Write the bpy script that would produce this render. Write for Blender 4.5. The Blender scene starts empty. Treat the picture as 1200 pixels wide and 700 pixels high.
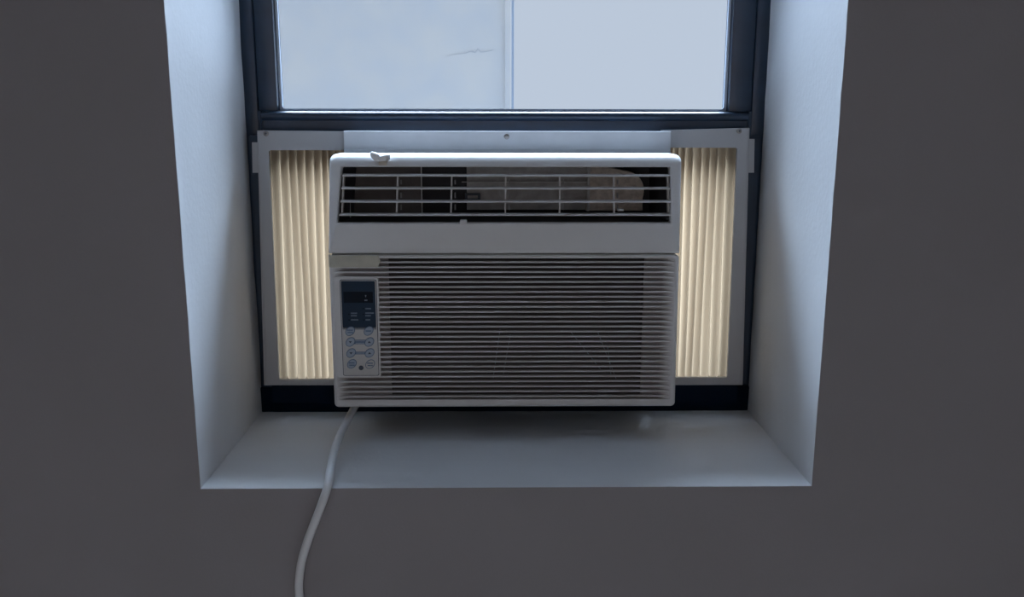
import bpy, bmesh, math, random
from mathutils import Vector, Matrix
random.seed(7)
S = bpy.context.scene
COL = S.collection

# ------------------------------------------------------------------ camera
F_PX, PITCH, YAW, ROLL = 1031.8, .2045, .0154, .0017
CAM = Vector((-.0116, -1.095, 0))
fw = Vector((math.sin(YAW)*math.cos(PITCH), math.cos(YAW)*math.cos(PITCH), -math.sin(PITCH)))
r0 = Vector((math.cos(YAW), -math.sin(YAW), 0)); u0 = r0.cross(fw)
RT = r0*math.cos(ROLL)+u0*math.sin(ROLL); UP = -r0*math.sin(ROLL)+u0*math.cos(ROLL)
cd = bpy.data.cameras.new('camera'); cam = bpy.data.objects.new('camera', cd); COL.objects.link(cam)
cd.sensor_width = 36; cd.lens = F_PX/1200*36; cd.clip_start = .02; cd.clip_end = 200
M = Matrix((RT, UP, -fw)).transposed().to_4x4(); M.translation = CAM
cam.matrix_world = M; S.camera = cam
def at(px, py, Y):
    """point of the plane y = Y seen at that place of the photograph"""
    d = RT*((px-600)/F_PX)+UP*((350-py)/F_PX)+fw
    return CAM+d*((Y-CAM.y)/d.y)
def ax(px, py, Y): return at(px, py, Y).x
def az(py, Y, px=590): return at(px, py, Y).z

# ------------------------------------------------------------------ light
S.view_settings.view_transform = 'Standard'; S.view_settings.look = 'None'
S.view_settings.exposure = 0; S.view_settings.gamma = 1
wd = bpy.data.worlds.new('overcast_sky'); S.world = wd; wd.use_nodes = True
bg = wd.node_tree.nodes['Background']; bg.inputs[0].default_value = (.515, .590, .708, 1); bg.inputs[1].default_value = 1
sl = bpy.data.lights.new('sun_behind_cloud', 'SUN'); so = bpy.data.objects.new('sun_behind_cloud', sl); COL.objects.link(so)
sl.energy = 42; sl.angle = math.radians(50); sl.color = (.60, .77, 1)
so.rotation_euler = Vector((.0, -0.4848, -0.8746)).to_track_quat('-Z', 'Y').to_euler()   # shines in through the window, downwards
al = bpy.data.lights.new('room_fill', 'AREA'); ao = bpy.data.objects.new('room_fill', al); COL.objects.link(ao)
al.shape = 'RECTANGLE'; al.size = 1.6; al.size_y = 1.1; al.energy = 5.6; al.color = (1, .92, .88)
ao.location = (-.1, -2.9, -.8); ao.rotation_euler = (math.radians(90), 0, 0)           # added fill lamp before the solid back wall, standing in for floor bounce

# ------------------------------------------------------------------ materials
def mat(name, col, rough=.5, bump=0, bscale=200, var=0, vscale=6, spec=.5, trans=None, metal=0, bdist=.001):
    m = bpy.data.materials.new(name); m.use_nodes = True
    nt = m.node_tree; b = nt.nodes['Principled BSDF']
    b.inputs['Base Color'].default_value = (*col, 1); b.inputs['Roughness'].default_value = rough
    b.inputs['Specular IOR Level'].default_value = spec; b.inputs['Metallic'].default_value = metal
    tc = nt.nodes.new('ShaderNodeTexCoord')
    if var:
        n = nt.nodes.new('ShaderNodeTexNoise'); n.inputs['Scale'].default_value = vscale; n.inputs['Detail'].default_value = 5
        nt.links.new(tc.outputs['Object'], n.inputs['Vector'])
        r = nt.nodes.new('ShaderNodeValToRGB')
        r.color_ramp.elements[0].position = .3; r.color_ramp.elements[1].position = .7
        r.color_ramp.elements[0].color = (*[c*(1-var) for c in col], 1); r.color_ramp.elements[1].color = (*[min(1, c*(1+var)) for c in col], 1)
        nt.links.new(n.outputs['Fac'], r.inputs['Fac']); nt.links.new(r.outputs['Color'], b.inputs['Base Color'])
    if bump:
        n = nt.nodes.new('ShaderNodeTexNoise'); n.inputs['Scale'].default_value = bscale; n.inputs['Detail'].default_value = 4
        nt.links.new(tc.outputs['Object'], n.inputs['Vector'])
        bp = nt.nodes.new('ShaderNodeBump'); bp.inputs['Strength'].default_value = bump; bp.inputs['Distance'].default_value = bdist
        nt.links.new(n.outputs['Fac'], bp.inputs['Height']); nt.links.new(bp.outputs['Normal'], b.inputs['Normal'])
    if trans:
        t = nt.nodes.new('ShaderNodeBsdfTranslucent'); t.inputs[0].default_value = (*trans[0], 1)
        mx = nt.nodes.new('ShaderNodeMixShader'); mx.inputs[0].default_value = trans[1]
        nt.links.new(b.outputs[0], mx.inputs[1]); nt.links.new(t.outputs[0], mx.inputs[2])
        nt.links.new(mx.outputs[0], nt.nodes['Material Output'].inputs['Surface'])
    return m
WALL = mat('taupe_wall_paint', (.288, .268, .283), .85, .25, 260, .04, 3)
WHITE = mat('white_reveal_paint', (.70, .71, .73), .75, .35, 120, .03, 9)
ROOMP = mat('room_paint', (.72, .70, .69), .9)
FLOOR = mat('dark_wood_floor', (.62, .56, .50), .6, .1, 40, .12, 8)
NAVY = mat('blue_black_metal_paint', (.011, .027, .055), .36, .12, 90, .15, 30)
NAVYD = mat('blue_black_rail_paint', (.0012, .009, .024), .5, .12, 90, .1, 30, spec=.08)
PLASTIC = mat('off_white_plastic', (.62, .61, .61), .42, .12, 900, .02, 20)
SLATP = mat('off_white_grille_plastic', (.62, .60, .60), .45)
GAPSHADE = mat('shaded_grille_plastic', (.33, .30, .30), .7, 0, 1, .1, 60)
PANELP = mat('grey_white_panel_plastic', (.43, .43, .445), .5, .1, 600)
METALR = mat('pale_coated_steel', (.58, .60, .63), .34, .1, 60, .05, 25, metal=.15)
PLEAT = mat('cream_vinyl', (.16, .135, .11), .5, .15, 300, .05, 30, trans=((.66, .475, .295), .52))
STEEL = mat('screw_steel', (.30, .28, .27), .4, metal=.7)
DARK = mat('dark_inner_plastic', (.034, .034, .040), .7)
BROWN = mat('brown_grey_duct', (.12, .105, .10), .8, .3, 300, .15, 60)
PLATE = mat('galvanised_plate', (.34, .325, .315), .55, .35, 350, .18, 70)
FIN = mat('grey_fin_plastic', (.30, .29, .29), .6)
FOAM = mat('tan_foam_scroll', (.50, .43, .37), .9, .6, 300, .2, 120)
FILTER = mat('dark_filter_mesh', (.10, .088, .09), .9, .4, 900)
KEYPAD = mat('keypad_print', (.50, .49, .48), .5)
KNAVY = mat('keypad_navy', (.016, .034, .062), .5, spec=.15)
KBLACK = mat('display_window', (.002, .007, .015), .35, spec=.08)
KBLUE = mat('button_blue_grey', (.30, .36, .45), .45)
KRING = mat('button_print_blue', (.06, .12, .22), .5)
KINK = mat('dark_print', (.025, .04, .07), .5)
KPALE = mat('pale_print', (.16, .21, .27), .5)
TAPE = mat('yellowed_tape', (.46, .435, .36), .5, .25, 150, .1, 60)
PAPER = mat('white_tape_scrap', (.80, .80, .80), .6, .3, 200)
PAPERT = mat('tan_tape_residue', (.55, .49, .42), .7, .3, 300, .15, 90)
CORD = mat('pale_grey_cord', (.74, .75, .78), .42, .05, 200)
BEAD = mat('pale_glazing_bead', (.55, .62, .72), .4)
GROUND = mat('street_concrete', (.42, .42, .42), .9, 0, 1, .1, .5)

gm = bpy.data.materials.new('window_glass'); gm.use_nodes = True; nt = gm.node_tree
for n in list(nt.nodes): nt.nodes.remove(n)
o_ = nt.nodes.new('ShaderNodeOutputMaterial'); mx = nt.nodes.new('ShaderNodeMixShader')
tr = nt.nodes.new('ShaderNodeBsdfTransparent'); tr.inputs[0].default_value = (.985, .992, .995, 1)
gl = nt.nodes.new('ShaderNodeBsdfGlossy'); gl.inputs['Roughness'].default_value = .02
fr = nt.nodes.new('ShaderNodeFresnel'); fr.inputs[0].default_value = 1.12
nt.links.new(fr.outputs[0], mx.inputs[0]); nt.links.new(tr.outputs[0], mx.inputs[1]); nt.links.new(gl.outputs[0], mx.inputs[2])
nt.links.new(mx.outputs[0], o_.inputs[0]); GLASS = gm

def gap_shade():
    # shade between the slats painted in: colour goes dust-brown and darker with depth
    nt = GAPSHADE.node_tree; b = nt.nodes['Principled BSDF']; tc = nt.nodes.new('ShaderNodeTexCoord'); sp = nt.nodes.new('ShaderNodeSeparateXYZ')
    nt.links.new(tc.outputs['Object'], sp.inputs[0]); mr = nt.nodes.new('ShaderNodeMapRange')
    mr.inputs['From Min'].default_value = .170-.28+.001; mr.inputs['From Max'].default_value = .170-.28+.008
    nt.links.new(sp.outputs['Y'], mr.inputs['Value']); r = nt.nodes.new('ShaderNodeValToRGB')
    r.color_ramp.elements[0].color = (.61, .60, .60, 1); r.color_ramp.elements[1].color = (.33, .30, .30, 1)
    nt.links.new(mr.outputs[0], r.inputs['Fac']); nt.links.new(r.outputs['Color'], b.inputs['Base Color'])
gap_shade()
# stuccoed facade opposite: pale, blotched, with one hairline crack
CRACK = mat('crack_grey', (.42, .43, .45), .9)
FACADE = mat('pale_stucco', (.86, .87, .88), .9)
def facade():
    nt = FACADE.node_tree; b = nt.nodes['Principled BSDF']
    tc = nt.nodes.new('ShaderNodeTexCoord')
    def noise(scale, det):
        n = nt.nodes.new('ShaderNodeTexNoise'); n.inputs['Scale'].default_value = scale; n.inputs['Detail'].default_value = det
        nt.links.new(tc.outputs['Object'], n.inputs['Vector']); return n
    n = noise(2.2, 8)
    r = nt.nodes.new('ShaderNodeValToRGB'); r.color_ramp.elements[0].position = .35; r.color_ramp.elements[1].position = .65
    r.color_ramp.elements[0].color = (.52, .53, .545, 1); r.color_ramp.elements[1].color = (.57, .56, .545, 1)
    nt.links.new(n.outputs['Fac'], r.inputs['Fac']); nt.links.new(r.outputs['Color'], b.inputs['Base Color'])
facade()

# ------------------------------------------------------------------ mesh helpers
def new_bm(): return bmesh.new()
def add_box(bm, x0, x1, y0, y1, z0, z1, bev=0):
    vs = [bm.verts.new((x, y, z)) for x in (x0, x1) for y in (y0, y1) for z in (z0, z1)]
    fs = [bm.faces.new([vs[i] for i in f]) for f in ((0,1,3,2), (4,6,7,5), (0,4,5,1), (2,3,7,6), (0,2,6,4), (1,5,7,3))]
    if bev:
        es = list({e for f in fs for e in f.edges})
        bmesh.ops.bevel(bm, geom=es, offset=bev, segments=2, affect='EDGES', profile=.5)
def rrect(x0, x1, z0, z1, r, n=6, tl=0, tr=0, rb=None):
    """rounded rectangle outline in x, z; tl / tr move the two upper corners inwards"""
    p = []
    q = r if rb is None else rb
    for cx, cz, a0, r in ((x1-q, z0+q, -90, q), (x1-r, z1-r, 0, r), (x0+r, z1-r, 90, r), (x0+q, z0+q, 180, q)):
        for i in range(n+1):
            a = math.radians(a0+90*i/n); x = cx+r*math.cos(a); z = cz+r*math.sin(a)
            t = (z-z0)/(z1-z0)
            p.append((x+(tl*t if x < (x0+x1)/2 else -tr*t), z))
    return p
def loop(bm, pts, yf): return [bm.verts.new((x, yf(x, z) if callable(yf) else yf, z)) for x, z in pts]
def bridge(bm, a, b):
    n = len(a)
    for i in range(n): bm.faces.new((a[i], a[(i+1) % n], b[(i+1) % n], b[i]))
def plate(bm, pts, y0, y1, bev=0, inner=None):
    """solid plate with the outline pts, front at y0, back at y1"""
    cx = sum(p[0] for p in pts)/len(pts); cz = sum(p[1] for p in pts)/len(pts)
    if bev:
        w = max(p[0] for p in pts)-min(p[0] for p in pts); h = max(p[1] for p in pts)-min(p[1] for p in pts)
        q = [(cx+(x-cx)*(1-2*bev/w), cz+(z-cz)*(1-2*bev/h)) for x, z in pts]
        f = loop(bm, q, y0); e = loop(bm, pts, y0+bev); b = loop(bm, pts, y1)
        bm.faces.new(f); bridge(bm, f, e); bridge(bm, e, b); bm.faces.new(b[::-1])
    else:
        f = loop(bm, pts, y0); b = loop(bm, pts, y1)
        bm.faces.new(f); bridge(bm, f, b); bm.faces.new(b[::-1])
def frame_plate(bm, outer, inner, y0, y1, bev=.001):
    """plate with a hole; outlines have equally many points"""
    def ins(p, k):
        cx = sum(a for a, _ in p)/len(p); cz = sum(b for _, b in p)/len(p)
        return [(x-math.copysign(k, x-cx), z-math.copysign(k, z-cz)) for x, z in p]
    L = [loop(bm, outer, y1), loop(bm, outer, y0+bev), loop(bm, ins(outer, bev), y0), loop(bm, ins(inner, -bev), y0), loop(bm, inner, y0+bev), loop(bm, inner, y1)]
    for a, b in zip(L, L[1:]): bridge(bm, a, b)
    bridge(bm, L[-1], L[0])
def tube(bm, pts, r, n=10):
    rings = []
    for i, p in enumerate(pts):
        t = (pts[min(i+1, len(pts)-1)]-pts[max(i-1, 0)]).normalized()
        u = t.cross(Vector((0, 1, .01))).normalized(); v = t.cross(u)
        rr = r(i/(len(pts)-1)) if callable(r) else r
        rings.append([bm.verts.new(p+(u*math.cos(2*math.pi*k/n)+v*math.sin(2*math.pi*k/n))*rr) for k in range(n)])
    for a, b in zip(rings, rings[1:]): bridge(bm, a, b)
    bm.faces.new(rings[0][::-1]); bm.faces.new(rings[-1])
def spline(P, n=10):
    P = [Vector(p) for p in P]; Q = [P[0]*2-P[1]]+P+[P[-1]*2-P[-2]]; o = []
    for i in range(1, len(Q)-2):
        a, b, c, d = Q[i-1:i+3]
        for k in range(n):
            t = k/n; o.append(.5*(2*b+(c-a)*t+(2*a-5*b+4*c-d)*t*t+(3*b-a-3*c+d)*t**3))
    return o+[P[-1]]
ROOT = {}
def world_root(o):
    while o.parent: o = o.parent
    return o.location
def obj(name, bm, m, parent=None, smooth=None, label=None, kind=None):
    bmesh.ops.recalc_face_normals(bm, faces=bm.faces)
    if parent: bmesh.ops.translate(bm, verts=bm.verts, vec=-world_root(parent))
    me = bpy.data.meshes.new(name); bm.to_mesh(me); bm.free()
    me.materials.append(m)
    if smooth:
        for p in me.polygons: p.use_smooth = True
        me.set_sharp_from_angle(angle=math.radians(smooth))
    o = bpy.data.objects.new(name, me); COL.objects.link(o)
    if parent: o.parent = parent
    if label: o['label'] = label
    if kind: o['kind'] = kind
    return o
def empty(name, loc, label=None, cat=None, group=None, kind=None):
    o = bpy.data.objects.new(name, None); COL.objects.link(o); o.location = loc; o.empty_display_size = .05
    if label: o['label'] = label
    if cat: o['category'] = cat
    if group: o['group'] = group
    if kind: o['kind'] = kind
    return o
def box(name, m, parent, x0, x1, y0, y1, z0, z1, bev=0, **k):
    bm = new_bm(); add_box(bm, x0, x1, y0, y1, z0, z1, bev); return obj(name, bm, m, parent, **k)

# ------------------------------------------------------------------ room shell
HX = .4065; ZS = -.4843; ZH = 1.6; WY = .310      # half width of the recess, sill, head, window plane
ZF, ZC, RX, RY = -1.40, 1.8, 1.9, -3.0
bm = new_bm()
def wall_ring(hx, zs, zh, y0, y1):
    add_box(bm, -RX, -hx, y0, y1, ZF, ZC); add_box(bm, hx, RX, y0, y1, ZF, ZC)
    add_box(bm, -hx, hx, y0, y1, ZF, zs); add_box(bm, -hx, hx, y0, y1, zh, ZC)
wall_ring(HX, ZS, ZH, 0, .001); wall_ring(HX+.012, ZS-.012, ZH+.012, .001, .40)
add_box(bm, -.62, .62, .40, .58, ZH+.012, ZC)     # unseen slab added outside to cut off steep light
obj('wall_front', bm, WALL, kind='structure')
box('wall_left', ROOMP, None, -RX-.1, -RX, RY, .4, ZF, ZC, kind='structure')
box('wall_right', ROOMP, None, RX, RX+.1, RY, .4, ZF, ZC, kind='structure')
box('wall_back', ROOMP, None, -RX-.1, RX+.1, RY-.1, RY, ZF, ZC, kind='structure')
box('floor', FLOOR, None, -RX-.1, RX+.1, RY-.1, .4, ZF-.1, ZF, kind='structure')
box('ceiling', ROOMP, None, -RX-.1, RX+.1, RY-.1, .4, ZC, ZC+.1, kind='structure')

# the plastered sides of the recess: hand-painted, so the edge against the window frame wanders a little
def reveal(name, p0, p1, out, n=90):
    """skin from p0 to p1 (ends of the front edge), running back to WY+.02; out = outward normal"""
    bm = new_bm(); p0 = Vector(p0); p1 = Vector(p1); out = Vector(out); rows = []
    ys = [.001, .004, .02, .10, .20, .285, .302, .309, .312]
    w = 0
    for i in range(n+1):
        p = p0.lerp(p1, i/n); w = .7*w+random.uniform(-.0006, .0006)
        e = random.uniform(-.0007, .0003)
        row = []
        for y in ys:
            k = (w-.0012 if y > .305 else (w*.5 if y > .3 else 0))+(e if y < .002 else 0)
            row.append(bm.verts.new(p+Vector((0, y, 0))+out*k))
        rows.append(row)
    back = []
    for row in rows:
        r = [bm.verts.new(v.co+out*(.0115-(v.co-row[3].co).dot(out))) for v in (row[0], row[-1])]
        back.append(r)
    for (a, b), (c, d) in zip(zip(rows, rows[1:]), zip(back, back[1:])):
        for j in range(len(ys)-1): bm.faces.new((a[j], a[j+1], b[j+1], b[j]))
        bm.faces.new((a[0], b[0], d[0], c[0])); bm.faces.new((a[-1], c[1], d[1], b[-1])); bm.faces.new((c[0], d[0], d[1], c[1]))
    for a, c in ((rows[0], back[0]), (rows[-1], back[-1])): bm.faces.new(a+[c[1], c[0]])
    return obj(name, bm, WHITE, smooth=40, kind='structure')
reveal('trim_1', (-HX, 0, ZS), (-HX, 0, ZH), (-1, 0, 0))
reveal('trim_2', (HX, 0, ZS), (HX, 0, ZH), (1, 0, 0))
reveal('trim_3', (-HX, 0, ZS), (HX, 0, ZS), (0, 0, -1))
reveal('trim_4', (-HX, 0, ZH), (HX, 0, ZH), (0, 0, 1))

# ------------------------------------------------------------------ window
win = empty('window_1', (0, WY+.03, ZS), kind='structure')
JX = .3845
for s in (-1, 1):
    bm = new_bm()
    a, b = sorted((s*(JX+.0008), s*HX)); add_box(bm, a, b, WY-.0005, WY+.085, ZS+.001, ZH, .002)
    a, b = sorted((s*(HX-.001), s*(HX+.0118))); add_box(bm, a, b, .3128, .395, ZS-.0115, ZH+.0115)
    a, b = sorted((s*(JX-.008), s*(JX+.014))); add_box(bm, a, b, .2985, WY+.02, -.4338, -.0305)
    a, b = sorted((s*(JX-.006), s*(JX+.004))); add_box(bm, a, b, WY+.05, WY+.08, ZS+.046, ZH)
    obj('jamb', bm, NAVY, win, smooth=40)
bm = new_bm()
add_box(bm, -HX, HX, WY-.004, WY+.09, ZS+.0005, az(452, WY)-.001, .0025)
add_box(bm, -JX, JX, .2985, WY+.09, ZS+.02, -.4338)
add_box(bm, -.243, .243, .2981, WY+.085, ZS+.022, -.4277)
for s in (-1, 1): a, b = sorted((s*.2386, s*JX)); add_box(bm, a, b, WY+.010, WY+.09, -.43, -.4225)
add_box(bm, -HX, HX, .3128, .395, ZS-.0115, ZS+.001)
obj('bottom_rail', bm, NAVYD, win, smooth=40)
box('head_rail', NAVY, win, -HX, HX, WY, WY+.09, ZH-.04, ZH, .002)
ZR0, ZR1 = -.030, .0065
SY = WY+.004
GX0, GX1 = -.3535, .3475
sash = new_bm()
# bottom rail of the raised sash: rounded nose on top, flat face below
prof = [(SY-.002, ZR0), (SY-.006, ZR0+.001), (SY-.008, ZR1-.014), (SY-.0125, ZR1-.012), (SY-.0145, ZR1-.0085), (SY-.0145, ZR1-.0045), (SY-.012, ZR1-.0015), (SY-.006, ZR1), (SY+.045, ZR1), (SY+.045, ZR0)]
def extr(bm, prof, x0, x1):
    a = [bm.verts.new((x0, y, z)) for y, z in prof]; b = [bm.verts.new((x1, y, z)) for y, z in prof]
    bridge(bm, a, b); bm.faces.new(a[::-1]); bm.faces.new(b)
extr(sash, prof, -JX+.006, JX-.006)
rail = obj('sash_rail', sash, NAVY, win, smooth=50)
for s in (-1, 1):
    a, b = sorted((s*(JX-.0005), s*(JX-.0065))); box('end_block', NAVY, rail, a, b, SY-.0135, SY+.04, ZR0-.001, ZR1+.001, .0015)
bm = new_bm(); add_box(bm, -JX, GX0-.0015, SY-.003, SY+.04, ZR1, ZH-.04, .002); obj('sash_stile', bm, NAVY, win, smooth=40)
bm = new_bm(); add_box(bm, GX1+.0015, JX, SY-.003, SY+.04, ZR1, ZH-.04, .002); obj('sash_stile', bm, NAVY, win, smooth=40)
bm = new_bm()
frame_plate(bm, rrect(GX0-.0015, GX1+.0015, ZR1-.001, ZH-.04, .006), rrect(GX0+.0022, GX1-.0022, ZR1+.0035, ZH-.045, .005), SY+.010, SY+.019, .0008)
obj('glazing_bead', bm, BEAD, win, smooth=40)
box('glass_pane', GLASS, win, GX0-.001, GX1+.001, SY+.0195, SY+.0235, ZR1-.001, ZH-.041)

# ------------------------------------------------------------------ air conditioner
AY = .170                                          # plane of its front
ac = empty('air_conditioner', (0, .28, -.430),
           'off-white window air conditioner with slatted front, louvred top and side keypad', 'air conditioner')
ZB = az(477.5, AY); ZSP = az(298.3, AY); ZT = az(180.8, AY+.030)
XL, XR = ax(384.6, 298, AY), ax(796.6, 298, AY)
XLB, XRB = ax(391.3, 470, AY), ax(791.6, 470, AY)
# sleeve through the window
bm = new_bm()
frame_plate(bm, rrect(-.238, .236, -.4275, -.064, .004), rrect(-.2355, .2335, -.425, -.0665, .004), .235, .66, .001)
obj('cabinet', bm, METALR, ac, smooth=40)
box('back_panel', METALR, ac, -.235, .233, .64, .65, -.4245, -.067)
for s in (-1, 1):
    a, b = sorted((s*(.2362 if s > 0 else .2382), s*.2450)); box('leak_strip', FIN, ac, a, b, .326, .36, -.4272, -.0300)  # strips added to block light leaking between cabinet and pleats
# --- lower front panel: border round the slatted field
def bev_loops(bm, o, r, yf, yback, steps=4):
    L = [loop(bm, o, yback)]
    cx = sum(a for a, _ in o)/len(o); cz = sum(b for _, b in o)/len(o)
    w = max(a for a, _ in o)-min(a for a, _ in o); h = max(b for _, b in o)-min(b for _, b in o)
    for i in range(steps+1):
        t = math.pi/2*i/steps; k = r*(1-math.cos(t)); d = r*(1-math.sin(t))
        q = [(cx+(x-cx)*(1-2*k/w), cz+(z-cz)*(1-2*k/h)) for x, z in o]
        L.append(loop(bm, q, lambda x, z: yf(x, z)+d))
    for a, b in zip(L, L[1:]): bridge(bm, a, b)
    return L[-1], L[0]
FX0, FX1, FZ0, FZ1 = XL+.0055, XR-.0055, az(468.5, AY), ZSP-.0030
bm = new_bm()
o = rrect(XLB, XRB, ZB, ZSP-.0006, .0065, 6, XLB and (XL-XLB), -(XR-XRB))
f, b = bev_loops(bm, o, .005, lambda x, z: AY, .245)
inn = rrect(FX0, FX1, FZ0, FZ1, .002, 6, 0, 0)
g = loop(bm, inn, AY); bridge(bm, f, g); h = loop(bm, inn, AY+.012); bridge(bm, g, h)
lower = obj('front_panel', bm, PLASTIC, ac, smooth=35)
# recessed backing with ramps at both ends and a wide intake opening
OX0, OX1 = ax(456.5, 380, AY+.008), ax(753.5, 380, AY+.008)
bm = new_bm()
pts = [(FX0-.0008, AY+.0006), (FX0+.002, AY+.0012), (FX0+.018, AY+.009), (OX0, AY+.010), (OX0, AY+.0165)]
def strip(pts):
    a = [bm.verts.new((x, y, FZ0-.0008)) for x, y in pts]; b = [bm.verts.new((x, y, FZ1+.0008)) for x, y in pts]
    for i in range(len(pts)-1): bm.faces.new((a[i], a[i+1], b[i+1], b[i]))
strip(pts); obj('grille_backing', bm, GAPSHADE, ac, smooth=50)
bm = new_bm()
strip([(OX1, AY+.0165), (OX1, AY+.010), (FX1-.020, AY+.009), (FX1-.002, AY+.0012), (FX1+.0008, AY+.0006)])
obj('grille_backing', bm, GAPSHADE, ac, smooth=50)
filt = box('intake_filter', FILTER, ac, OX0-.004, OX1+.004, AY+.019, AY+.023, FZ0-.002, FZ1+.002)
# thin bright threads of the filter netting that show between the slats
bm = new_bm()
for pa, pb in (((668, 388), (688, 413)), ((688, 413), (706, 436)), ((700, 388), (722, 444)), ((586, 386), (578, 443)), ((598, 392), (590, 438)), ((712, 406), (716, 440))):
    A = at(*pa, AY+.0178); B = at(*pb, AY+.0178)
    bm = new_bm(); tube(bm, [A, A.lerp(B, .33), A.lerp(B, .66), B], .0005, 6); obj('netting_thread', bm, KBLUE, filt)
# slats
KX0, KX1 = ax(400.0, 384, AY), ax(442.8, 384, AY); KZ0, KZ1 = az(440.5, AY, 421), az(327.8, AY, 421)
def slat_mesh(x0, x1):
    bm = new_bm()
    prof = [(AY+.010, .0006), (AY+.0030, .0014), (AY+.0010, .0012), (AY+.0003, .0002), (AY+.0010, -.0009), (AY+.0030, -.0013), (AY+.010, -.0012)]
    extr(bm, prof, x0, x1); return bm
NS = 29; ys = [301.9+i*(465.2-301.9)/(NS-1) for i in range(NS)]
full = part = None
for y in ys:
    z = az(y, AY)
    if KZ0-.0022 < z < KZ1+.0022:
        if part is None: part = obj('slat', slat_mesh(KX1+.0022, FX1-.002), SLATP, ac, smooth=35); o = part
        else: o = part.copy(); COL.objects.link(o)
    else:
        if full is None: full = obj('slat', slat_mesh(FX0+.002, FX1-.002), SLATP, ac, smooth=35); o = full
        else: o = full.copy(); COL.objects.link(o)
    o.location.z = z
for o in list(ac.children):                      # meshes were laid out about z = 0
    if o.name.split('.')[0] == 'slat': o.location.z += .430 - 0 - .430
# surround of the keypad: a flat boss that the slats run into
bm = new_bm()
plate(bm, rrect(FX0+.0005, KX1+.0024, KZ0-.0022, KZ1+.0022, .003), AY+.0004, AY+.012, .0006)
obj('keypad_surround', bm, PLASTIC, ac, smooth=35)
# --- keypad
bm = new_bm(); plate(bm, rrect(KX0, KX1, KZ0, KZ1, .0028), AY-.0002, AY+.002); obj('keypad_gap', bm, KINK, ac)
bm = new_bm(); plate(bm, rrect(KX0+.0009, KX1-.0009, KZ0+.0009, KZ1-.0009, .0024), AY-.0012, AY+.001, .0005)
key = obj('keypad', bm, KEYPAD, ac, smooth=35)
KY = AY-.0012
ZKN = az(383.5, AY, 421)
# navy film fading out in three printed bands
bm = new_bm(); plate(bm, rrect(KX0+.0022, KX1-.0022, ZKN, KZ1-.0020, .0012), KY-.0003, KY); obj('navy_film', bm, KNAVY, key, label='navy upper film of the keypad')
bm = new_bm()
for i in range(7):
    h = .00042*(1-i/8); z = ZKN-.0001-.00058*i; add_box(bm, KX0+.0022, KX1-.0022, KY-.0002, KY, z-h, z)
obj('film_fade', bm, KNAVY, key)
def krect(name, m, pa, pb, dy=.0006, r=.0006, **k):
    A = at(*pa, KY); B = at(*pb, KY); bm = new_bm()
    plate(bm, rrect(min(A.x, B.x), max(A.x, B.x), min(A.z, B.z), max(A.z, B.z), r, 3), KY-dy, KY); return obj(name, bm, m, key, **k)
krect('display_window', KBLACK, (402.9, 355.0), (436.9, 341.9), .0006, label='blank dark digital display')
DOT = []
def disc(bm, px, py, rx, rz, y0, y1, tilt=0, n=20, bev=0):
    c = at(px, py, KY); t = math.radians(tilt); p = []
    for i in range(n):
        a = 2*math.pi*i/n; x = rx*math.cos(a); z = rz*math.sin(a)
        p.append((c.x+x*math.cos(t)-z*math.sin(t), c.z+x*math.sin(t)+z*math.cos(t)))
    plate(bm, p, y0, y1, bev)
for px, py in ((425.8, 361.6), (408.9, 368.4), (426.0, 368.3), (409.3, 375.0), (426.5, 375.0)):
    bm = new_bm(); disc(bm, px, py, .0010, .0010, KY-.0007, KY); obj('indicator_light', bm, KBLACK, key)
# unreadably small print: rows of strokes
def print_row(bm, x0, x1, y, h, y0, slope=0):
    x = x0
    while x < x1:
        w = random.uniform(.5, .9); A = at(x, y+h/2, KY); B = at(min(x+w, x1), y-h/2, KY)
        add_box(bm, A.x, B.x, y0-.0001, y0+.0002, A.z, B.z); x += w+.25
bm = new_bm()
for x0, x1, y in ((428.3, 434.8, 361.8), (411.2, 418.6, 367.2), (411.2, 418.2, 370.1), (428.3, 438.2, 367.0), (428.3, 434.6, 370.1), (411.4, 419.8, 374.9), (428.6, 434.0, 374.9), (427.2, 430.6, 352.0)):
    print_row(bm, x0, x1, y, 1.5, KY-.0006 if y != 352.0 else KY-.0008)
obj('film_print', bm, KPALE, key)
bm = new_bm()
for dx, w in ((0, 2.6),):
    A = at(428.6, 346.6, KY); 
    for k in range(3):
        hw = .0017*(1-.4*k)/1.0; add_box(bm, A.x-hw*.5, A.x+hw*.5, KY-.0008, KY-.0005, A.z-.0014-(-.0009+.0009*k)-.0004, A.z+.0004-(-.0009+.0009*k)-.0004)
obj('display_icon', bm, KPALE, key)
bars = new_bm()
for px0, px1, py, hh in ((415, 429, 400.9, 5.2), (416, 429, 413.9, 3.0)):
    A = at(px0, py+hh/2, KY); B = at(px1, py-hh/2, KY); add_box(bars, A.x, B.x, KY-.0003, KY, A.z, B.z)
obj('bar_print', bars, KRING, key)
bm = new_bm()
print_row(bm, 416.4, 427.6, 399.6, 1.3, KY-.00035); print_row(bm, 416.8, 427.2, 402.3, 1.3, KY-.00035); print_row(bm, 417.4, 427.4, 413.9, 1.3, KY-.00035)
obj('bar_lettering', bm, KBLUE, key)
BT = [(410.4, 388.2, 2), (432.0, 387.9, 1), (410.7, 400.9, 'd'), (432.9, 400.9, 'u'), (411.5, 413.9, 'd'), (433.2, 413.8, 'u'), (412.4, 426.6, 2), (433.8, 426.9, 2)]
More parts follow.
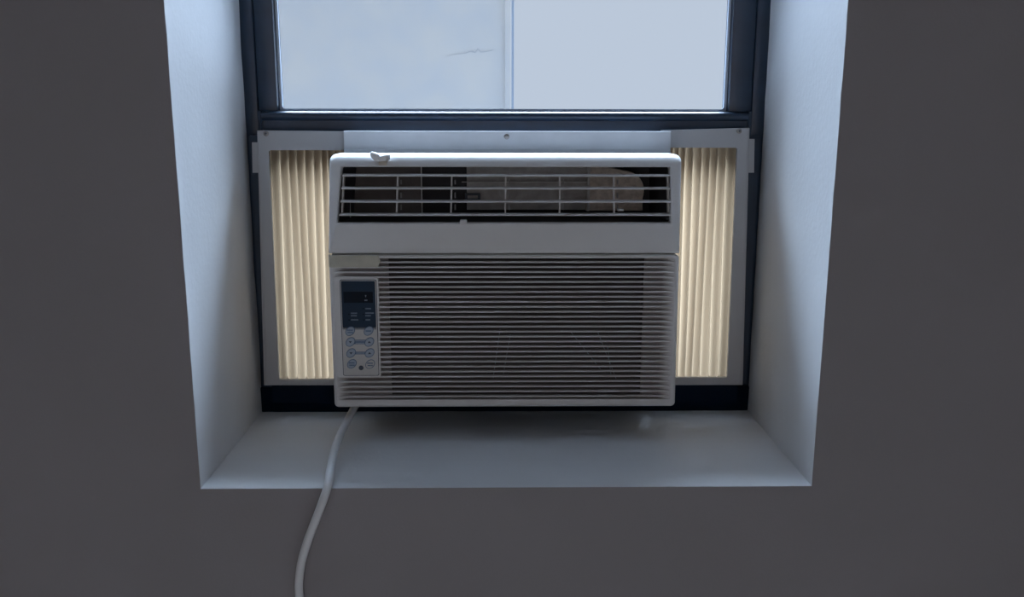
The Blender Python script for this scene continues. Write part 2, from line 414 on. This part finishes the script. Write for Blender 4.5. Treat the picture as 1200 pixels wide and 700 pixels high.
for i, (px, py, what) in enumerate(BT):
    bm = new_bm(); disc(bm, px, py, .0081, .0062, KY-.0004, KY, 45); rg = obj('button_ring', bm, KRING, key)
    bm = new_bm(); disc(bm, px, py, .0072, .0053, KY-.0012, KY-.0003, 45, bev=.0004)
    bt = obj('button', bm, KBLUE if i != 7 else KEYPAD, key, smooth=40, label='grey-white lower right button' if i == 7 else None)
    bm = new_bm(); yb = KY-.00125
    if what in ('u', 'd'):
        c = at(px, py, KY); s = 1 if what == 'u' else -1
        p = [(c.x-.0024, c.z-.0013*s), (c.x+.0024, c.z-.0013*s), (c.x, c.z+.0017*s)]
        plate(bm, p, yb-.0001, yb+.0002)
    elif what == 1: print_row(bm, px-3.2, px+3.2, py, 1.7, yb)
    else: print_row(bm, px-3.4, px+3.2, py-1.3, 1.5, yb); print_row(bm, px-2.8, px+3.4, py+1.4, 1.5, yb)
    # lettering and arrow are flat print, a part of the keypad beside the buttons
    obj('arrow_print' if what in ('u', 'd') else 'button_lettering', bm, KINK if what in ('u', 'd') else KRING, key)
bm = new_bm(); disc(bm, 423.2, 431.3, .0036, .0036, KY-.0006, KY, bev=.0002); obj('sensor_eye', bm, KINK, key, label='round dark remote sensor eye')

# --- upper housing with the outlet opening
def upY(x, z):
    t = max(0, (z-(ZSP+.040))/(ZT-ZSP-.040)); y = AY+.017*t
    k = (z-(ZT-.017))/.017
    if k > 0: y += .010*k*k
    return y
bm = new_bm()
XTL, XTR = ax(387.6, 186, AY+.03), ax(797.2, 186, AY+.03)
o = rrect(XL, XR, ZSP+.0006, ZT, .009, 7, XTL-XL, -(XTR-XR), rb=.0012)
# the two lower corners are almost square
f, b = bev_loops(bm, o, .005, upY, .245, 5)
UZ0, UZ1 = az(261.5, AY+.002), az(195.8, AY+.015)
UX0, UX1 = ax(394.8, 261, AY+.002), ax(786.3, 261, AY+.002)
inn = rrect(UX0, UX1, UZ0, UZ1, .003, 7, ax(400.3, 196, AY+.015)-UX0, UX1-ax(785, 196, AY+.015))
n1 = [(x+(.0015 if x > 0 else -.0015), z+(.0015 if z > (UZ0+UZ1)/2 else -.0015)) for x, z in inn]
mid = [((x+a.co.x)/2, (z+a.co.z)/2) for (x, z), a in zip(n1, f)]
lm = loop(bm, mid, upY); l1 = loop(bm, n1, upY); l2 = loop(bm, inn, lambda x, z: upY(x, z)+.0015); l3 = loop(bm, inn, lambda x, z: upY(x, z)+.018)
for p, q in ((f, lm), (lm, l1), (l1, l2), (l2, l3)): bridge(bm, p, q)
obj('outlet_housing', bm, PLASTIC, ac, smooth=38)
# inside of the outlet: dark duct
bm = new_bm()
g1 = loop(bm, inn, lambda x, z: upY(x, z)+.0155); g2 = loop(bm, [(x*.94, z) for x, z in inn], AY+.107); bridge(bm, g1, g2); bm.faces.new(g2)
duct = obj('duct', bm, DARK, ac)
PY = AY+.085
box('duct_panel', BROWN, duct, UX0*.955, ax(493, 230, PY), PY, PY+.004, az(258, PY), az(190, PY), .001, label='brown-grey panel behind the louvres')
box('panel_seam', KEYPAD, duct, ax(493.5, 230, PY), ax(494.8, 230, PY), PY-.001, PY+.004, az(250, PY), az(190, PY))
bm = new_bm(); add_box(bm, ax(547, 230, PY), ax(690, 230, PY), PY, PY+.004, az(246, PY), az(190, PY), .001)
plt = obj('duct_plate', bm, PLATE, duct, label='grey metal plate behind the louvres')
bm = new_bm(); tube(bm, [at(541, 213.4, PY-.006), at(600, 213.4, PY-.006), at(690, 213.4, PY-.006), at(700, 222, PY-.006), at(713, 236, PY-.006)], .0007, 6); obj('wire', bm, KEYPAD, duct)
bm = new_bm(); frame_plate(bm, rrect(ax(545, 235, PY), ax(563, 235, PY), az(235, PY), az(226.5, PY), .001, 3), rrect(ax(547.5, 235, PY), ax(560.5, 235, PY), az(233, PY), az(228.5, PY), .0006, 3), PY-.004, PY-.0002, .0006); obj('clip_frame', bm, KINK, duct)
bm = new_bm()
o = [(ax(686, 230, PY), az(246, PY)), (ax(752, 230, PY), az(246, PY))]
c = at(728, 224, PY); R_ = .033
for i in range(13):
    a = math.radians(-20+110*i/12); o.append((c.x+R_*math.cos(a), c.z+.001+R_*.95*math.sin(a)))
o.append((ax(692, 190, PY), az(190, PY)))
plate(bm, o, PY-.014, PY+.006, .002); obj('blower_scroll', bm, FOAM, duct, smooth=40, label='tan rounded blower scroll')
box('scroll_flange', PLATE, duct, ax(688, 230, PY-.016), ax(691, 230, PY-.016), PY-.018, PY-.0145, az(246, PY), az(192, PY))
bm = new_bm(); plate(bm, rrect(ax(723.5, 246, AY+.03), ax(731, 246, AY+.03), az(247.6, AY+.03), az(244.6, AY+.03), .001, 4), AY+.028, AY+.034, .0008); obj('pivot_pin', bm, PAPER, duct)
# louvres: four long blades, seven uprights, thin deflector fins behind
LY = AY+.008
lx0, lx1 = UX0+.001, UX1-.001
for i, (y, la, lb) in enumerate(((206.2, 401.6, 784.2), (221.2, 400.6, 784.6), (236.6, 399.2, 785.4), (252.1, 398.2, 785.8))):
    Y = LY+.0045*(1-i/3); z = az(y, Y); bm = new_bm()
    prof = [(Y-.0035, z-.0009), (Y-.0042, z), (Y-.0035, z+.0012), (Y+.004, z+.0026), (Y+.0045, z+.0016), (Y+.002, z-.0006)]
    extr(bm, prof, ax(la, y, Y), ax(lb, y, Y)); obj('louvre_blade', bm, PLASTIC, ac, smooth=30)
for i in range(7):
    xa = 402.6+i*63.35; xb = 400.6+i*63.85
    A = at(xa, 206.5, LY+.0085); B = at(xb, 251.5, LY+.004)
    bm = new_bm(); w = .00105
    vs = [[bm.verts.new((p.x+s*w, p.y+dy, p.z)) for s, dy in ((-1, 0), (1, 0), (1, .009), (-1, .009))] for p in (B, A)]
    bridge(bm, vs[0], vs[1]); bm.faces.new(vs[0][::-1]); bm.faces.new(vs[1]); obj('louvre_upright', bm, SLATP, ac)
FYB = AY+.040
for i in range(1, 6):
    xa = 406+i*63.4
    bm = new_bm()
    for y0, y1 in ((211, 216), (226, 232), (240, 246)):
        A = at(xa, y1, FYB); B = at(xa+1.2, y0, FYB); add_box(bm, A.x, B.x, FYB-.004, FYB+.004, A.z, B.z)
    obj('deflector_fin', bm, FIN, duct)
bm = new_bm(); A = at(543, 260.6, AY); add_box(bm, A.x-.0050, A.x+.0050, AY-.0050, AY+.010, A.z-.0030, A.z+.0034, .0014)
obj('louvre_lever', bm, PLASTIC, ac, smooth=40, label='small lever tab under the louvres')
# --- tape strip across the seam at upper left, wrapped round the edge
bm = new_bm(); n = 14
za, zb = az(299.4, AY, 400), az(313.4, AY, 400); xr = ax(446, 306, AY)
XT = XL-.0006
path = [(XT-.0002, AY+.02), (XT-.0002, AY+.006), (XT+.0015, AY+.0012), (XT+.005, AY-.0006)]+[(XT+.005+(xr-.004-XT-.005)*i/8, AY-.0008) for i in range(1, 9)]
A_ = [bm.verts.new((x, y, za+random.uniform(-.0003, .0003))) for x, y in path]+[bm.verts.new((xr-.0035, AY-.0008, za)), bm.verts.new((xr, AY-.0010, (za*.6+zb*.4))), ]
B_ = [bm.verts.new((x, y, zb+random.uniform(-.0004, .0004))) for x, y in path]+[bm.verts.new((xr-.0045, AY-.0008, zb)), bm.verts.new((xr-.0025, AY-.0012, zb*.8+za*.2))]
for i in range(len(A_)-1): bm.faces.new((A_[i], A_[i+1], B_[i+1], B_[i]))
F_ = A_+B_[::-1]; G_ = [bm.verts.new(v.co+Vector((.0003 if k in (0, 1, len(F_)-1, len(F_)-2) else 0, .0004, 0))) for k, v in enumerate(F_)]
bridge(bm, F_, G_)
N_ = len(F_)
for k in range(len(A_)-1): bm.faces.new((G_[k], G_[N_-1-k], G_[N_-2-k], G_[k+1]))
obj('tape_strip', bm, TAPE, ac, label='yellowed strip of tape across the front seam')
# --- crumpled scrap of white tape on the top edge
def blob(bm, c, sx, sy, sz, rot, seed):
    rnd = random.Random(seed); r = bmesh.ops.create_icosphere(bm, subdivisions=3, radius=1)
    Mx = Matrix.Translation(c) @ Matrix.Rotation(rot, 4, 'Y') @ Matrix.Diagonal((sx, sy, sz, 1))
    ph = [rnd.uniform(0, 6) for _ in range(3)]
    for v in r['verts']:
        k = 1+.10*math.sin(4*v.co.x+ph[0])+.08*math.sin(5*v.co.z+ph[1])+.06*math.sin(6*v.co.y+ph[2])
        v.co = Mx @ (v.co*k)
YT = upY(0, ZT-.004)
bm = new_bm()
blob(bm, at(440.5, 183.5, YT-.008), .0100, .007, .0055, math.radians(32), 1)
blob(bm, at(449.5, 184.8, YT-.009), .0100, .007, .0052, math.radians(-12), 2)
obj('tape_scrap', bm, PAPER, ac, smooth=60, label='crumpled scrap of white tape on the top edge')
bm = new_bm(); A = at(449.3, 191.2, AY+.0165)
pp = [(A.x-.0063, A.z-.0032), (A.x+.0052, A.z-.0034), (A.x+.0048, A.z+.0012), (A.x+.0072, A.z+.0034), (A.x+.0005, A.z+.0036), (A.x-.0064, A.z+.0018)]
plate(bm, pp, upY(0, A.z)-.0016, upY(0, A.z)+.002, .0004); obj('tape_residue', bm, PAPERT, ac, label='tan peeled bit of tape below the white scrap')

# --- mounting rail above, between the two side panels
RYY = .272
bm = new_bm()
zt, zb = az(153.6, RYY), az(179.6, RYY); x0, x1 = ax(403.3, 166, RYY), ax(785.8, 166, RYY)
prof = [(RYY+.001, zt), (RYY, zt-.001), (RYY-.0005, zt-.014), (RYY-.0012, zb+.006), (RYY-.0045, zb+.002), (RYY-.0045, zb), (RYY+.006, zb), (RYY+.006, zt)]
extr(bm, prof, x0, x1); add_box(bm, x0, x1, RYY+.0055, RYY+.0135, -.0635, zt-.002)
mr = obj('mounting_rail', bm, METALR, ac, smooth=25)
def screw(px, py, Y, parent, r=.0043):
    c = at(px, py, Y); bm = new_bm()
    ring = []
    for rr, dy in ((r, 0), (r*.95, -.0010), (r*.6, -.0019), (.0012, -.0021)):
        ring.append([bm.verts.new((c.x+rr*math.cos(2*math.pi*k/16), Y+dy, c.z+rr*math.sin(2*math.pi*k/16))) for k in range(16)])
    for a, b in zip(ring, ring[1:]): bridge(bm, a, b)
    bm.faces.new(ring[0]); bm.faces.new(ring[-1])
    s = obj('screw', bm, STEEL, parent, smooth=40)
    # cross recess: two dark slots
    bm = new_bm(); add_box(bm, c.x-.0018, c.x+.0018, Y-.00225, Y-.0018, c.z-.0004, c.z+.0004); add_box(bm, c.x-.0004, c.x+.0004, Y-.00225, Y-.0018, c.z-.0018, c.z+.0018)
    obj('cross_slot', bm, KINK, s) if parent.parent is None else bm.free()
screw(593.8, 160.3, RYY, mr)

# --- power cord: out under the front, over the sill edge, down the wall
bm = new_bm()
P = [at(424, 462, .24), at(419.5, 470, .222), at(413.5, 481, .205), at(401.5, 504, .155), at(393.3, 524, .090), at(387.8, 548, .030), at(384.0, 570, -.004)]
P[0].z = min(P[0].z, -.4345); P[1].z = -.4375
P += [at(374.5, 598, -.016), at(362.8, 628, -.020), at(354.6, 654, -.018), at(351.0, 676, -.014), at(351.0, 702, -.010)]
q = P[-1]; P += [Vector((q.x+.006, -.009, q.z-.12)), Vector((q.x+.01, -.009, q.z-.35)), Vector((q.x+.015, -.02, ZF+.06)), Vector((q.x+.05, -.05, ZF+.006)), Vector((q.x+.22, -.07, ZF+.006))]
P = spline(P, 9)
for _ in range(4): P = [P[0]]+[(a+b*2+c)/4 for a, b, c in zip(P, P[1:], P[2:])]+[P[-1]]
tube(bm, P, .0057, 14)
obj('power_cord', bm, CORD, ac, smooth=60, label='pale grey power cord hanging over the sill')

# ------------------------------------------------------------------ pleated side panels
PYF = .287
def side_panel(s, label, pts):
    # pts: outer top corner, inner top corner, outer bottom, opening outer top, opening outer bottom (pixels)
    root = empty('accordion_panel', (s*.315, PYF+.01, ZS+.045), label, 'side panel', 'pleated filler panels beside the air conditioner')
    (oT, iT, oB, wT, wB) = [at(*p, PYF) for p in pts]
    xin = s*.2405
    bm = new_bm()
    zt0, zt1, zb = oT.z, iT.z, oB.z
    xo_t, xo_b = oT.x, oB.x
    def P(x, z): return (x, z)
    wi = s*.2415
    # ring of 4 bars as one plate with a rounded hole
    n = 5
    outer = []; inner = []
    X0, X1 = sorted((xo_t, xin)); 
    out = rrect(min(xo_t, xin), max(xo_t, xin), zb, max(zt0, zt1), .0008, n)
    def skew(p, flag):
        x, z = p; t = (z-zb)/(max(zt0, zt1)-zb); u = abs(x-xo_t)/abs(xin-xo_t)
        x2 = x+(1-u)*(xo_b-xo_t)*(1-t)
        z2 = z+t*((zt1-zt0)*u if zt1 < zt0 else (zt0-zt1)*(1-u))
        return (x2, z2)
    a, b = sorted((wT.x, wi))
    inn = rrect(a, b, wB.z, wT.z, .0035, n)
    inn2 = []
    for x, z in inn:
        t = (z-wB.z)/(wT.z-wB.z); u = abs(x-wT.x)/abs(wi-wT.x)
        inn2.append((x+(1-u)*(wB.x-wT.x)*(1-t), z))
    frame_plate(bm, [skew(p, 1) for p in out], inn2, PYF, PYF+.010, .0008)
    fr = obj('panel_frame', bm, PANELP, root, smooth=35)
    # raised lip along the outer edge
    bm = new_bm(); w = .0022*s
    vs = []
    for x, z in ((xo_b-.0045*s, zb+.001), (xo_t-.0045*s*.55, min(zt0, zt1)-.001)):
        vs.append([bm.verts.new((x+d, yy, z)) for d, yy in ((0, PYF-.0012), (w*.5, PYF-.0012), (w*.5, PYF+.001), (0, PYF+.001))])
    bridge(bm, vs[0], vs[1]); bm.faces.new(vs[0][::-1]); bm.faces.new(vs[1]); obj('edge_lip', bm, PANELP, root)
    # short side tab near the top
    bm = new_bm()
    gt = at(295.2 if s < 0 else 884.3, 167 if s < 0 else 163, PYF+.004); ga = gt.x; gb = xo_t
    zz = gt.z; lo = at(296.0 if s < 0 else 883.6, 202.5, PYF+.004); a_ = lo.x; xo_l = xo_t+(xo_b-xo_t)*.13
    vs = [[bm.verts.new(p) for p in ((ga if k else a_, PYF+.004, z), (gb if k else xo_l, PYF+.004, z), (gb if k else xo_l, PYF+.0105, z), (ga if k else a_, PYF+.0105, z))] for k, z in ((0, lo.z), (1, zz))]
    bridge(bm, vs[0], vs[1]); bm.faces.new(vs[0][::-1]); bm.faces.new(vs[1]); obj('side_tab', bm, PANELP, root)
    # pleats: a folded sheet, tighter towards the machine
    bm = new_bm(); xe = wT.x+s*.0065; Xs = []; x = xe; k = 0
    pitch = .0150
    prof = []
    while abs(x) > .2425+pitch:
        for u, yy in [(k_/10, .0115*math.cos(2*math.pi*k_/10)) for k_ in range(10)]:
            prof.append((x-s*u*pitch, PYF+.0195+yy*min(1, pitch/.012)))
        x -= s*pitch; pitch *= .955
    prof += [(s*.2425, PYF+.0200)]
    nz = 16; cols = []
    z0, z1 = -.4336, wT.z+.004
    for j, (x, y) in enumerate(prof):
        col = []
        for i in range(nz+1):
            t = i/nz
            sway = .0012*math.sin(3.1*t+j*.13)*s
            col.append(bm.verts.new((x+(wB.x-wT.x)*(1-t)*max(0, 1-abs(x-xe)/.1)+sway, y+.0002*math.sin(5*t+j*.3), z0+(z1-z0)*t)))
        cols.append(col)
    for a, b in zip(cols, cols[1:]):
        for i in range(nz): bm.faces.new((a[i], a[i+1], b[i+1], b[i]))
    obj('pleated_sheet', bm, PLEAT, root, smooth=60, label='cream pleated vinyl lit from outside')
    return root
l = side_panel(-1, 'left pleated cream filler panel between window frame and air conditioner', ((301.2, 152.8), (403, 154.2), (309.3, 452), (314.3, 175.5), (326.5, 446.0)))
screw(311.9, 156.6, PYF, l)
r = side_panel(1, 'right pleated cream filler panel between air conditioner and window frame', ((878.6, 149.9), (786, 152.8), (870.5, 451.5), (864.6, 172.6), (852.8, 443.5)))
screw(866.2, 153.6, PYF, r)

# ------------------------------------------------------------------ outside
box('ground', GROUND, None, -60, 60, 1, 80, -9.2, -9, kind='structure')
BY = 11.0
bd = empty('building', (-12, BY+4, -9), 'pale stuccoed building outside, filling the left half of the glass', 'building')
xe = ax(590.5, 60, BY)
box('facade_wall', FACADE, bd, -24, xe, BY, BY+8, -9, 4.2)
xs = ax(597.5, 60, BY)
box('corner_board', FACADE, bd, xe+.01, xs, BY-.03, BY+.5, -9, 4.2, label='narrow pale corner strip')
box('downpipe', KBLUE, bd, ax(599.5, 60, BY), ax(602.2, 60, BY), BY+.02, BY+.06, -9, 4.2, label='thin grey pipe at the corner')
box('coping', FACADE, bd, -24.1, xs+.1, BY-.12, BY+8.1, 4.2, 4.4)
# hairline crack and a damp mark on the stucco
bm = new_bm()
cr = [(524, 66), (533, 63.5), (545, 62.5), (552, 60), (557, 61.5), (560, 57), (563, 61), (570, 60.5), (578, 58.5)]
for (a, b), w in zip(zip(cr, cr[1:]), (.3, .5, .9, 1.6, 1.6, 1.3, 1.2, .8)):
    A = at(*a, BY); B = at(*b, BY); h = w*.006
    vs = [bm.verts.new((p.x, BY-dy, p.z+d)) for dy in (.004, 0) for p, d in ((A, -h), (B, -h), (B, h), (A, h))]
    bm.faces.new(vs[:4]); bridge(bm, vs[:4], vs[4:])
obj('plaster_crack', bm, CRACK, bd, label='thin grey crack in the stucco')
